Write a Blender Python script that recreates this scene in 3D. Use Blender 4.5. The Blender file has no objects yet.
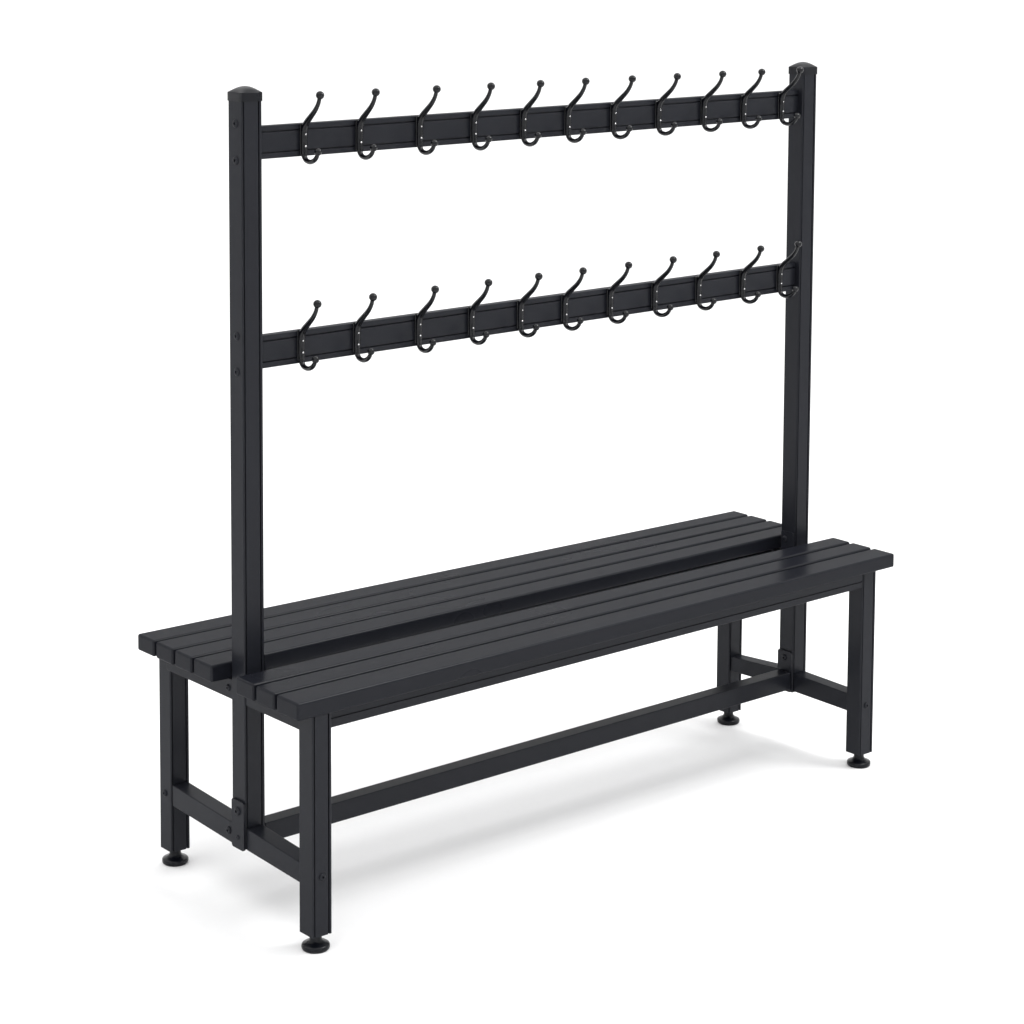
import bpy, bmesh, math, random
from mathutils import Vector, Matrix

random.seed(4)
scene = bpy.context.scene
col = scene.collection

# ------------------------------------------------------------------ materials
def powder_coat(name, base, rough, spec=0.5, bump=0.12, scale=900.0, matte=0.0):
    """Black powder coat: fine orange-peel bump and a slight roughness / tone variation."""
    m = bpy.data.materials.new(name); m.use_nodes = True
    nt = m.node_tree; b = nt.nodes['Principled BSDF']
    tc = nt.nodes.new('ShaderNodeTexCoord')
    n1 = nt.nodes.new('ShaderNodeTexNoise'); n1.inputs['Scale'].default_value = scale
    n1.inputs['Detail'].default_value = 3.0
    n2 = nt.nodes.new('ShaderNodeTexNoise'); n2.inputs['Scale'].default_value = 4.0
    n2.inputs['Detail'].default_value = 2.0
    nt.links.new(tc.outputs['Object'], n1.inputs['Vector'])
    nt.links.new(tc.outputs['Object'], n2.inputs['Vector'])
    r = nt.nodes.new('ShaderNodeMapRange')
    r.inputs['From Min'].default_value = 0.3; r.inputs['From Max'].default_value = 0.7
    r.inputs['To Min'].default_value = rough - 0.025; r.inputs['To Max'].default_value = rough + 0.03
    nt.links.new(n2.outputs['Fac'], r.inputs['Value'])
    nt.links.new(r.outputs['Result'], b.inputs['Roughness'])
    mx = nt.nodes.new('ShaderNodeMix'); mx.data_type = 'RGBA'
    mx.inputs['A'].default_value = (base[0]*0.85, base[1]*0.85, base[2]*0.85, 1)
    mx.inputs['B'].default_value = (base[0]*1.15, base[1]*1.15, base[2]*1.15, 1)
    nt.links.new(n2.outputs['Fac'], mx.inputs['Factor'])
    nt.links.new(mx.outputs['Result'], b.inputs['Base Color'])
    bp = nt.nodes.new('ShaderNodeBump'); bp.inputs['Strength'].default_value = bump
    bp.inputs['Distance'].default_value = 0.0003
    nt.links.new(n1.outputs['Fac'], bp.inputs['Height'])
    nt.links.new(bp.outputs['Normal'], b.inputs['Normal'])
    b.inputs['Specular IOR Level'].default_value = spec
    if matte:                                   # the micro-rough share of the coating that gives no sheen
        df = nt.nodes.new('ShaderNodeBsdfDiffuse'); ms = nt.nodes.new('ShaderNodeMixShader')
        ms.inputs['Fac'].default_value = matte
        nt.links.new(mx.outputs['Result'], df.inputs['Color']); nt.links.new(bp.outputs['Normal'], df.inputs['Normal'])
        nt.links.new(b.outputs['BSDF'], ms.inputs[1]); nt.links.new(df.outputs['BSDF'], ms.inputs[2])
        nt.links.new(ms.outputs['Shader'], nt.nodes['Material Output'].inputs['Surface'])
    return m

M_FRAME = powder_coat('black_powder_coat', (0.0108, 0.0117, 0.0154), 0.32, 0.50, 0.02, 420.0, 0.66)
M_SLAT = powder_coat('black_slat_coating', (0.0084, 0.0091, 0.0124), 0.29, 0.60, 0.012, 420.0, 0.76)
M_HOOK = powder_coat('black_hook_enamel', (0.0012, 0.0016, 0.0030), 0.20, 0.30, 0.01, 500.0)
M_PLASTIC = powder_coat('black_plastic', (0.0034, 0.0040, 0.0062), 0.28, 0.20, 0.02, 500.0)

M_STEEL = bpy.data.materials.new('bright_screw_steel'); M_STEEL.use_nodes = True
_b = M_STEEL.node_tree.nodes['Principled BSDF']
_b.inputs['Base Color'].default_value = (0.75, 0.75, 0.75, 1)
_b.inputs['Metallic'].default_value = 1.0; _b.inputs['Roughness'].default_value = 0.25

M_FLOOR = bpy.data.materials.new('white_studio_paper'); M_FLOOR.use_nodes = True
_nt = M_FLOOR.node_tree; _b = _nt.nodes['Principled BSDF']
_tc = _nt.nodes.new('ShaderNodeTexCoord'); _n = _nt.nodes.new('ShaderNodeTexNoise')
_n.inputs['Scale'].default_value = 140.0; _n.inputs['Detail'].default_value = 4.0
_nt.links.new(_tc.outputs['Object'], _n.inputs['Vector'])
_mx = _nt.nodes.new('ShaderNodeMix'); _mx.data_type = 'RGBA'
_mx.inputs['A'].default_value = (0.895, 0.895, 0.897, 1); _mx.inputs['B'].default_value = (0.925, 0.925, 0.926, 1)
_nt.links.new(_n.outputs['Fac'], _mx.inputs['Factor'])
_nt.links.new(_mx.outputs['Result'], _b.inputs['Base Color'])
_b.inputs['Roughness'].default_value = 0.75; _b.inputs['Specular IOR Level'].default_value = 0.15

# ------------------------------------------------------------------ helpers
def link(name, bm, mat, parent=None, smooth=False, angle=35):
    me = bpy.data.meshes.new(name)
    bmesh.ops.recalc_face_normals(bm, faces=bm.faces)
    bm.to_mesh(me); bm.free()
    for m in (mat if isinstance(mat, (list, tuple)) else [mat]): me.materials.append(m)
    if smooth:
        for p in me.polygons: p.use_smooth = True
        me.set_sharp_from_angle(angle=math.radians(angle))
    o = bpy.data.objects.new(name, me); col.objects.link(o)
    if smooth:                                  # flat faces stay flat, only the rounded edges turn the light
        wn = o.modifiers.new('weighted_normals', 'WEIGHTED_NORMAL'); wn.mode = 'FACE_AREA'; wn.weight = 100; wn.keep_sharp = True
    if parent: o.parent = parent
    return o

def hexa(q0, q1, bevel=0.0, seg=2, pick=None):
    """Box between two end quads (each four points in the same order)."""
    bm = bmesh.new()
    a = [bm.verts.new(p) for p in q0]; b = [bm.verts.new(p) for p in q1]
    bm.faces.new(a); bm.faces.new(b[::-1])
    for i in range(4): bm.faces.new((a[i], b[i], b[(i+1) % 4], a[(i+1) % 4]))
    bmesh.ops.recalc_face_normals(bm, faces=bm.faces)
    if bevel:
        es = [e for e in bm.edges if pick is None or pick(e)]
        bmesh.ops.bevel(bm, geom=es, offset=bevel, segments=seg, profile=0.5, affect='EDGES')
    return bm

def box(x0, x1, y0, y1, z0, z1, bevel=0.0, seg=2):
    return hexa([(x0, y0, z0), (x0, y1, z0), (x0, y1, z1), (x0, y0, z1)],
                [(x1, y0, z0), (x1, y1, z0), (x1, y1, z1), (x1, y0, z1)], bevel, seg)

def tube_profile(w, d, r=0.0028, grooves=True):
    """Closed 2-D outline of a square tube, corners rounded, two slots on each face along d's ends."""
    pts = []
    def corner(cx, cy, a0):
        for i in range(5):
            a = math.radians(a0 + i*22.5); pts.append((cx + r*math.cos(a), cy + r*math.sin(a)))
    def slot(xc, y, s, inward):
        g = 0.0015
        for (dx, dy) in ((-g, 0), (-g*0.9, 0.0032), (g*0.9, 0.0032), (g, 0)):
            pts.append((xc + s*dx, y + inward*dy))
    corner(r, r, 180)
    if grooves:
        slot(w*0.085, 0, 1, 1); slot(w*0.83, 0, 1, 1)
    corner(w - r, r, 270)
    corner(w - r, d - r, 0)
    if grooves:
        slot(w*0.83, d, -1, -1); slot(w*0.085, d, -1, -1)
    corner(r, d - r, 90)
    return pts

def extrude_z(pts, x, y, z0, z1):
    bm = bmesh.new()
    lo = [bm.verts.new((x + p[0], y + p[1], z0)) for p in pts]
    hi = [bm.verts.new((x + p[0], y + p[1], z1)) for p in pts]
    bm.faces.new(lo[::-1]); bm.faces.new(hi)
    n = len(pts)
    for i in range(n): bm.faces.new((lo[i], lo[(i+1) % n], hi[(i+1) % n], hi[i]))
    return bm

def lathe(bm, prof, n=32, mat=None, mi=0):
    rings = []
    for r, z in prof:
        if r < 1e-6: rings.append([bm.verts.new((0, 0, z))])
        else: rings.append([bm.verts.new((r*math.cos(2*math.pi*i/n), r*math.sin(2*math.pi*i/n), z)) for i in range(n)])
    fs = []
    for a, b in zip(rings, rings[1:]):
        for i in range(n):
            j = (i+1) % n
            if len(a) == 1 and len(b) == 1: continue
            if len(a) == 1: fs.append(bm.faces.new((a[0], b[i], b[j])))
            elif len(b) == 1: fs.append(bm.faces.new((a[i], a[j], b[0])))
            else: fs.append(bm.faces.new((a[i], a[j], b[j], b[i])))
    for f in fs: f.material_index = mi
    if mat is not None:
        vs = [v for r in rings for v in r]
        bmesh.ops.transform(bm, matrix=mat, verts=vs)

def catmull(P, n):
    out = []
    Q = [P[0]] + list(P) + [P[-1]]
    for i in range(1, len(Q) - 2):
        for k in range(n):
            t = k/n
            out.append(tuple(0.5*((2*Q[i][c]) + (-Q[i-1][c] + Q[i+1][c])*t + (2*Q[i-1][c] - 5*Q[i][c] + 4*Q[i+1][c] - Q[i+2][c])*t*t
                       + (-Q[i-1][c] + 3*Q[i][c] - 3*Q[i+1][c] + Q[i+2][c])*t**3) for c in range(len(P[0]))))
    out.append(tuple(P[-1]))
    return out

# a socket-head bolt lying on a face; axis 'x' -> head towards -X, 'y' -> head towards -Y
def bolt_bm(r=0.0058, h=0.0030):
    bm = bmesh.new()
    lathe(bm, [(r, -0.001), (r, 0.0006), (r*0.93, h*0.55), (r*0.75, h*0.9), (r*0.52, h), (r*0.36, h), (r*0.34, h*0.3), (0, h*0.3)], 24)
    return bm
_m = bolt_bm(); BOLT = bpy.data.meshes.new('bolt'); bmesh.ops.recalc_face_normals(_m, faces=_m.faces); _m.to_mesh(BOLT); _m.free()
BOLT.materials.append(M_FRAME)
for p in BOLT.polygons: p.use_smooth = True
BOLT.set_sharp_from_angle(angle=math.radians(40))
def bolt(parent, x, y, z, axis='x', s=1.0, hgt=1.0):
    o = bpy.data.objects.new('bolt', BOLT); col.objects.link(o)
    o.location = (x, y, z); o.scale = (s, s, s*hgt)
    o.rotation_euler = (0, -math.pi/2, 0) if axis == 'x' else (math.pi/2, 0, 0)
    o.parent = parent
    return o

# ------------------------------------------------------------------ the bench
bench = bpy.data.objects.new('cloakroom_bench', None); col.objects.link(bench)
bench['label'] = 'black double-sided cloakroom bench with slatted seats and two rails of coat hooks'
bench['category'] = 'bench'

ZS, TS = 0.4736, 0.0325
ZU = ZS - TS
XL, XR = -0.0415, 1.5500

# --- seat slats: (front y, back y) at the left end and at the right end
slats = [((-0.0255, 0.0440), (-0.0080, 0.0530)),
         ((0.0490, 0.1088), (0.0588, 0.1150)),
         ((0.1145, 0.1750), (0.1208, 0.1745)),
         ((0.2520, 0.3155), (0.2580, 0.3145)),
         ((0.3210, 0.3810), (0.3200, 0.3695)),
         ((0.3865, 0.4480), (0.3750, 0.4295)),
         ((0.4535, 0.5150), (0.4350, 0.4850))]
for (a, b) in slats:
    a = (a[0] + 0.0012, a[1] - 0.0012); b = (b[0] + 0.0012, b[1] - 0.0012)
    q0 = [(XL, a[0], ZU), (XL, a[1], ZU), (XL, a[1], ZS), (XL, a[0], ZS)]
    q1 = [(XR, b[0], ZU + 0.0040), (XR, b[1], ZU + 0.0040), (XR, b[1], ZS + 0.0015), (XR, b[0], ZS + 0.0015)]
    link('seat_slat', hexa(q0, q1, 0.0045, 6), M_SLAT, bench, True, 50)

# --- legs with levelling feet
legs = [(-0.0060, -0.0186, 0.0420, 0.0435), (0.0105, 0.4795, 0.0425, 0.0420),
        (1.4680, 0.0115, 0.0440, 0.0400), (1.4465, 0.3900, 0.0420, 0.0410)]
FZ = 0.0040                                   # floor level
ZB = 0.0343
LEG = []
for (x, y, w, d) in legs:
    L = link('leg', extrude_z(tube_profile(w, d), x, y, ZB, ZU - 0.0005), M_FRAME, bench, True, 30)
    LEG.append(L)
    bm = bmesh.new()
    R = 0.0258
    lathe(bm, [(0, FZ), (R*0.90, FZ), (R*0.97, FZ + 0.0018), (R, FZ + 0.0040), (R, FZ + 0.0076), (R*0.965, FZ + 0.0096), (R*0.88, FZ + 0.0110),
               (R*0.66, FZ + 0.0130), (R*0.50, FZ + 0.0160), (R*0.43, FZ + 0.0200), (R*0.42, FZ + 0.0245), (R*0.48, ZB - 0.002), (R*0.52, ZB + 0.002), (0, ZB + 0.002)], 40,
          Matrix.Translation((x + w/2, y + d/2, 0.0)))
    link('levelling_foot', bm, M_PLASTIC, L, True, 40)
bolt(LEG[0], 0.0140, -0.0186, 0.1440, 'y', 1.15)
bolt(LEG[1], 0.0105, 0.5015, 0.1485, 'x', 1.15)
bolt(LEG[2], 1.4880, 0.0115, 0.1435, 'y', 1.15)

# --- posts with caps
posts = [(0.0, 0.2048, 0.0442, 0.0447, 1.5165), (1.459, 0.2040, 0.0440, 0.0425, 1.5100)]
POST = []
for (x, y, w, d, zt) in posts:
    P = link('post', extrude_z(tube_profile(w, d), x, y, 0.1285, zt + 0.008), M_FRAME, bench, True, 30)
    POST.append(P)
    e = 0.0012; hs = 0.0165; hd = 0.0105; N = 12
    bm = bmesh.new()
    X0, X1, Y0, Y1 = x - e, x + w + e, y - e, y + d + e
    grid = [[None]*(N+1) for _ in range(N+1)]
    for i in range(N+1):
        for j in range(N+1):
            u = -1 + 2*i/N; v = -1 + 2*j/N
            # squircle the corners a little so the side edges are rounded
            k = 1 - 0.040*(abs(u)*abs(v))**6
            hz = hd*((1 - abs(u)**2.0)*(1 - abs(v)**2.0))**0.75
            grid[i][j] = bm.verts.new((x + w/2 + (X1 - X0)/2*u*k, y + d/2 + (Y1 - Y0)/2*v*k, zt + hs + hz))
    for i in range(N):
        for j in range(N): bm.faces.new((grid[i][j], grid[i+1][j], grid[i+1][j+1], grid[i][j+1]))
    rim = [grid[i][0] for i in range(N)] + [grid[N][j] for j in range(N)] + [grid[N-i][N] for i in range(N)] + [grid[0][N-j] for j in range(N)]
    c = Vector((x + w/2, y + d/2, 0))
    prev = rim
    for (dz, sc) in ((-0.0010, 1.008), (-0.0028, 1.012), (-hs + 0.0008, 1.012), (-hs, 1.01), (-hs, 0.80)):
        ring = [bm.verts.new((c.x + (r.co.x - c.x)*sc, c.y + (r.co.y - c.y)*sc, zt + hs + dz)) for r in rim]
        n = len(rim)
        for i in range(n): bm.faces.new((prev[i], prev[(i+1) % n], ring[(i+1) % n], ring[i]))
        prev = ring
    link('post_cap', bm, M_PLASTIC, P, True, 38)
for z in (1.4765, 1.4095, 1.0885, 1.0225): bolt(POST[0], 0.0, 0.2242, z, 'x', 1.4, 0.7)

# --- bracket plates with bolts
def plate(x0, x1, y0, y1, z0, z1, bolts, face):
    bm = hexa([(x0, y0, z0), (x0, y1, z0), (x0, y1, z1), (x0, y0, z1)], [(x1, y0, z0), (x1, y1, z0), (x1, y1, z1), (x1, y0, z1)],
              0.0050, 4, lambda e: abs((e.verts[0].co - e.verts[1].co).x) > 0.001)
    o = link('bracket_plate', bm, M_FRAME, bench, True, 30)
    for (y, z, s) in bolts: bolt(o, face, y, z, 'x', s)
    return o
plate(-0.0046, -0.0004, 0.2040, 0.2445, 0.1255, 0.2180, [(0.2235, 0.1980, 1.45), (0.2240, 0.1475, 0.8)], -0.0046)
plate(1.4548, 1.4586, 0.2045, 0.2462, 0.1290, 0.2205, [(0.2255, 0.2055, 1.15)], 1.4548)
plate(1.4548, 1.4586, 0.2055, 0.2420, 0.4300, 0.4925, [(0.2295, 0.4755, 1.15)], 1.4548)
plate(0.0446, 0.0484, 0.2055, 0.2420, 0.4300, 0.4925, [], 0.0484)

# --- lower crossbars at both ends, the long stretcher between the posts
def bar(name, A, B, bevel=0.0022):
    """A, B: (x0, x1, y0, y1, z0, z1) sections given as end quads along Y or X."""
    return link(name, hexa(A, B, bevel, 3), M_FRAME, bench, True, 50)
def quad_y(x0, x1, y, z0, z1): return [(x0, y, z0), (x1, y, z0), (x1, y, z1), (x0, y, z1)]
def quad_x(x, y0, y1, z0, z1): return [(x, y0, z0), (x, y1, z0), (x, y1, z1), (x, y0, z1)]
c1 = bar('crossbar', quad_y(0.0020, 0.0370, 0.2500, 0.1255, 0.1660), quad_y(0.0125, 0.0475, 0.4790, 0.1285, 0.1705))
bolt(c1, 0.0022, 0.2640, 0.1475, 'x', 1.25)
bar('crossbar', quad_y(0.0000, 0.0360, 0.0255, 0.1205, 0.1585), quad_y(0.0010, 0.0370, 0.2042, 0.1275, 0.1690))
bar('crossbar', quad_y(1.4610, 1.4960, 0.2470, 0.1345, 0.1725), quad_y(1.4510, 1.4820, 0.3895, 0.1335, 0.1675))
bar('crossbar', quad_y(1.4710, 1.5060, 0.0520, 0.1245, 0.1640), quad_y(1.4625, 1.4975, 0.2035, 0.1305, 0.1715))
bar('stretcher', quad_x(0.0448, 0.2055, 0.2400, 0.1290, 0.1680), quad_x(1.4543, 0.2055, 0.2400, 0.1360, 0.1755))

# --- rails under the seats (grooved front apron along the front)
def apron(y, t, x0, x1, zl, zr, groove):
    """Long rail under a seat: profile in Y-Z with one shallow slot on the outer face."""
    def prof(zb):
        H = ZU - zb - 0.0006
        pr = [(0.0, zb + 0.0012), (0.0012, zb)]
        pr += [(t - 0.0012, zb), (t, zb + 0.0012), (t, zb + H), (0.0, zb + H)]
        if groove:
            pr += [(0.0, zb + H*0.50), (0.0022, zb + H*0.48), (0.0022, zb + H*0.42), (0.0, zb + H*0.40)]
        return pr
    bm = bmesh.new()
    a = [bm.verts.new((x0, y + p[0], p[1])) for p in prof(zl)]
    b = [bm.verts.new((x1, y + p[0], p[1])) for p in prof(zr)]
    n = len(a)
    bm.faces.new(a); bm.faces.new(b[::-1])
    for i in range(n): bm.faces.new((a[i], b[i], b[(i+1) % n], a[(i+1) % n]))
    return link('seat_rail', bm, M_FRAME, bench)
apron(0.0120, 0.022, 0.0365, 1.4675, 0.4000, 0.4085, True)
apron(0.1500, 0.022, 0.0375, 1.4715, 0.4130, 0.4130, False)
apron(0.2640, 0.022, 0.0500, 1.4540, 0.4130, 0.4130, False)
apron(0.4000, 0.022, 0.0540, 1.4460, 0.4130, 0.4130, False)
def end_rail(x0, x1, y0, y1, z0): return link('end_rail', box(x0, x1, y0, y1, z0, ZU - 0.0006, 0.0015, 2), M_FRAME, bench, True, 50)
end_rail(0.0020, 0.0340, 0.0252, 0.2044, 0.4020)
e1 = end_rail(0.0020, 0.0340, 0.2498, 0.4792, 0.4020)
end_rail(1.4640, 1.4960, 0.0515, 0.2032, 0.4020)
end_rail(1.4640, 1.4960, 0.2468, 0.3895, 0.4020)
bolt(e1, 0.0020, 0.2625, 0.4220, 'x', 1.1)

# --- hook rails between the posts
YR, TR = 0.2180, 0.0170
def hook_rail(zl, zr, h):
    def prof(zt):
        zb = zt - h; q = []
        def P(f, y): q.append((YR + y, zb + h*f))
        P(0.0, 0.0010); P(0.02, 0.0)
        for f in (0.165, 0.80):
            P(f, 0.0); P(f + 0.006, 0.0042); P(f + 0.044, 0.0042); P(f + 0.050, 0.0)
        P(0.985, 0.0); P(1.0, 0.0012)
        q.append((YR + TR - 0.001, zt)); q.append((YR + TR, zt - 0.001)); q.append((YR + TR, zb + 0.001)); q.append((YR + TR - 0.001, zb))
        return q
    bm = bmesh.new()
    a = [bm.verts.new((0.0443, p[0], p[1])) for p in prof(zl)]
    b = [bm.verts.new((1.4588, p[0], p[1])) for p in prof(zr)]
    n = len(a)
    bm.faces.new(a); bm.faces.new(b[::-1])
    for i in range(n): bm.faces.new((a[i], b[i], b[(i+1) % n], a[(i+1) % n]))
    return link('hook_rail', bm, M_FRAME, bench)
rail_top = hook_rail(1.4695, 1.4760, 0.0605)
rail_low = hook_rail(1.0845, 1.0960, 0.0610)

# --- one coat hook: local origin on the rail's front face at the rail's top edge, forward = -Y
def hook_mesh():
    bm = bmesh.new()
    # (forward, z, half width in x, half thickness in the bending plane)
    path = [(0.0575, 0.0530, .0036, .0036), (0.0530, 0.0400, .0037, .0037), (0.0430, 0.0265, .0042, .0042), (0.0285, 0.0135, .0050, .0047),
            (0.0150, 0.0015, .0058, .0052), (0.0082, -0.0085, .0063, .0052), (0.0062, -0.0200, .0064, .0046), (0.0058, -0.0400, .0063, .0043),
            (0.0056, -0.0560, .0058, .0043), (0.0074, -0.0645, .0050, .0043), (0.0140, -0.0705, .0045, .0043), (0.0265, -0.0722, .0043, .0042),
            (0.0390, -0.0680, .0041, .0041), (0.0470, -0.0610, .0038, .0038), (0.0500, -0.0545, .0035, .0035)]
    S = catmull(path, 5); n = 14; rings = []
    for i, s in enumerate(S):
        p0 = S[max(i-1, 0)]; p1 = S[min(i+1, len(S)-1)]
        t = Vector((0, -(p1[0]-p0[0]), p1[1]-p0[1])).normalized()
        nx = Vector((1, 0, 0)); nn = t.cross(nx)
        c = Vector((0, -s[0], s[1]))
        rings.append([bm.verts.new(c + nx*s[2]*1.08*math.cos(2*math.pi*k/n) + nn*s[3]*1.08*math.sin(2*math.pi*k/n)) for k in range(n)])
    for a, b in zip(rings, rings[1:]):
        for k in range(n): bm.faces.new((a[k], a[(k+1) % n], b[(k+1) % n], b[k]))
    bm.faces.new(rings[0][::-1]); bm.faces.new(rings[-1])
    for (f, z, r) in ((0.0580, 0.0545, 0.0079), (0.0512, -0.0515, 0.0071)):
        bmesh.ops.create_uvsphere(bm, u_segments=20, v_segments=12, radius=r, matrix=Matrix.Translation((0, -f, z)))
    # flat base against the rail
    b = hexa([(-.0068, -.0035, -.061), (-.0068, .0, -.061), (-.0068, .0, -.0015), (-.0068, -.0035, -.0015)],
             [(.0068, -.0035, -.061), (.0068, .0, -.061), (.0068, .0, -.0015), (.0068, -.0035, -.0015)], 0.002, 2)
    me = bpy.data.meshes.new('tmp'); b.to_mesh(me); b.free(); bm.from_mesh(me); bpy.data.meshes.remove(me)
    # two bright screw heads
    for z in (-0.0215, -0.0440):
        lathe(bm, [(0.0018, -0.001), (0.0018, 0.0003), (0.0012, 0.0009), (0, 0.0011)], 14,
              Matrix.Translation((0.0006, -0.0102, z)) @ Matrix.Rotation(math.pi/2, 4, 'X'), 1)
    bmesh.ops.recalc_face_normals(bm, faces=bm.faces)
    m = bpy.data.meshes.new('coat_hook'); bm.to_mesh(m); bm.free()
    m.materials.append(M_HOOK); m.materials.append(M_STEEL)
    for p in m.polygons: p.use_smooth = True
    m.set_sharp_from_angle(angle=math.radians(50))
    return m
HM = hook_mesh()
hx_top = [.1511, .2779, .421, .5567, .6841, .801, .9245, 1.0506, 1.1817, 1.3004, 1.4161]
hx_low = [.1439, .2713, .4196, .5522, .6789, .7962, .9202, 1.0453, 1.1732, 1.3054, 1.4196]
for rail, xs, zl, zr in ((rail_top, hx_top, 1.4715, 1.4718), (rail_low, hx_low, 1.0883, 1.0950)):
    for x in xs:
        x -= 0.0095 + 0.0046*min(1.0, max(0.0, (x - 0.35)/0.35))
        o = bpy.data.objects.new('coat_hook', HM); col.objects.link(o)
        o.location = (x, YR - 0.0003, zl + (zr - zl)*(x - 0.04)/1.42); o.parent = rail
        o.scale = (1, 1, 0.99 - 0.055*x/1.4); o.location.z += 0.0024*x/1.4
        o.rotation_euler = (0, 0, math.radians(random.uniform(-2.2, 2.2)))

# ------------------------------------------------------------------ seamless white studio sweep
CX, CY, CZ = -2.4085, -3.4211, 1.8499
YAW, PITCH, ROLL = -0.6892, -0.0996, 0.0047
def sweep():
    """White paper cove: a round floor that curves up into a low white wall on every side."""
    bm = bmesh.new()
    ox, oy, n = 0.75, 0.25, 96
    sec = [(0.6, FZ), (1.5, FZ), (3.0, FZ), (5.2, FZ)]
    R = 2.0
    for k in range(1, 25):
        a = math.radians(90*k/24); sec.append((5.2 + R*math.sin(a), FZ + R - R*math.cos(a)))
    sec.append((7.2, 3.2))
    hub = bm.verts.new((ox, oy, FZ))
    rows = [[bm.verts.new((ox + t*math.cos(2*math.pi*i/n), oy + t*math.sin(2*math.pi*i/n), z)) for i in range(n)] for (t, z) in sec]
    for i in range(n): bm.faces.new((hub, rows[0][i], rows[0][(i+1) % n]))
    for p, q in zip(rows, rows[1:]):
        for i in range(n): bm.faces.new((p[i], q[i], q[(i+1) % n], p[(i+1) % n]))
    o = link('floor', bm, M_FLOOR, None, True, 60)
    o['kind'] = 'structure'
    if o.data.polygons[0].normal.z < 0: o.data.flip_normals()
    return o
sweep()

# ------------------------------------------------------------------ light: white studio, large overhead soft box, added edge light
w = bpy.data.worlds.new('World'); scene.world = w; w.use_nodes = True
bg = w.node_tree.nodes['Background']; bg.inputs['Color'].default_value = (1, 1, 1, 1); bg.inputs['Strength'].default_value = 1.0
_nt = w.node_tree; _tc = _nt.nodes.new('ShaderNodeTexCoord'); _sx = _nt.nodes.new('ShaderNodeSeparateXYZ'); _mr = _nt.nodes.new('ShaderNodeMapRange')
_nt.links.new(_tc.outputs['Generated'], _sx.inputs['Vector']); _nt.links.new(_sx.outputs['Z'], _mr.inputs['Value'])
for _k, _v in (('From Min', 0.15), ('From Max', 0.60), ('To Min', 0.45), ('To Max', 1.33)): _mr.inputs[_k].default_value = _v   # world gradient dimmed low down to darken slat-top reflections, brighter overhead
_nt.links.new(_mr.outputs['Result'], bg.inputs['Strength'])

def softbox(name, loc, target, sx, sy, power, color=(1, 1, 1)):
    l = bpy.data.lights.new(name, 'AREA'); l.shape = 'RECTANGLE'; l.size = sx; l.size_y = sy; l.energy = power; l.color = color
    o = bpy.data.objects.new(name, l); col.objects.link(o); o.location = loc
    o.rotation_euler = (Vector(target) - Vector(loc)).to_track_quat('-Z', 'Y').to_euler()
    return o
softbox('overhead_softbox', (0.9, 0.25, 4.6), (0.8, 0.2, 0.0), 9.5, 9.5, 170)
softbox('added_edge_light', (2.5, -1.2, 3.7), (0.4, 0.1, 0.4), 0.80, 0.80, 58)  # unseen lamp added to raise pale highlights along the slat edges

# ------------------------------------------------------------------ camera
F, PX, PY = 2419.54, 490.39, 158.28
cam = bpy.data.cameras.new('Camera'); co = bpy.data.objects.new('Camera', cam); col.objects.link(co)
d = Vector((-math.sin(YAW)*math.cos(PITCH), math.cos(YAW)*math.cos(PITCH), math.sin(PITCH)))
r = Vector((math.cos(YAW), math.sin(YAW), 0)); u = r.cross(d)
r2 = r*math.cos(ROLL) + u*math.sin(ROLL); u2 = r2.cross(d)
m = Matrix((r2, u2, -d)).transposed().to_4x4(); m.translation = (CX, CY, CZ)
co.matrix_world = m
cam.sensor_fit = 'HORIZONTAL'; cam.sensor_width = 36.0; cam.lens = F/1024*36.0
cam.shift_x = (512 - PX)/1024; cam.shift_y = (PY - 512)/1024
cam.clip_end = 200
scene.camera = co

scene.render.resolution_x = scene.render.resolution_y = 1024
scene.view_settings.view_transform = 'Standard'; scene.view_settings.look = 'None'
scene.view_settings.exposure = 0; scene.view_settings.gamma = 1; scene.view_settings.use_curve_mapping = False
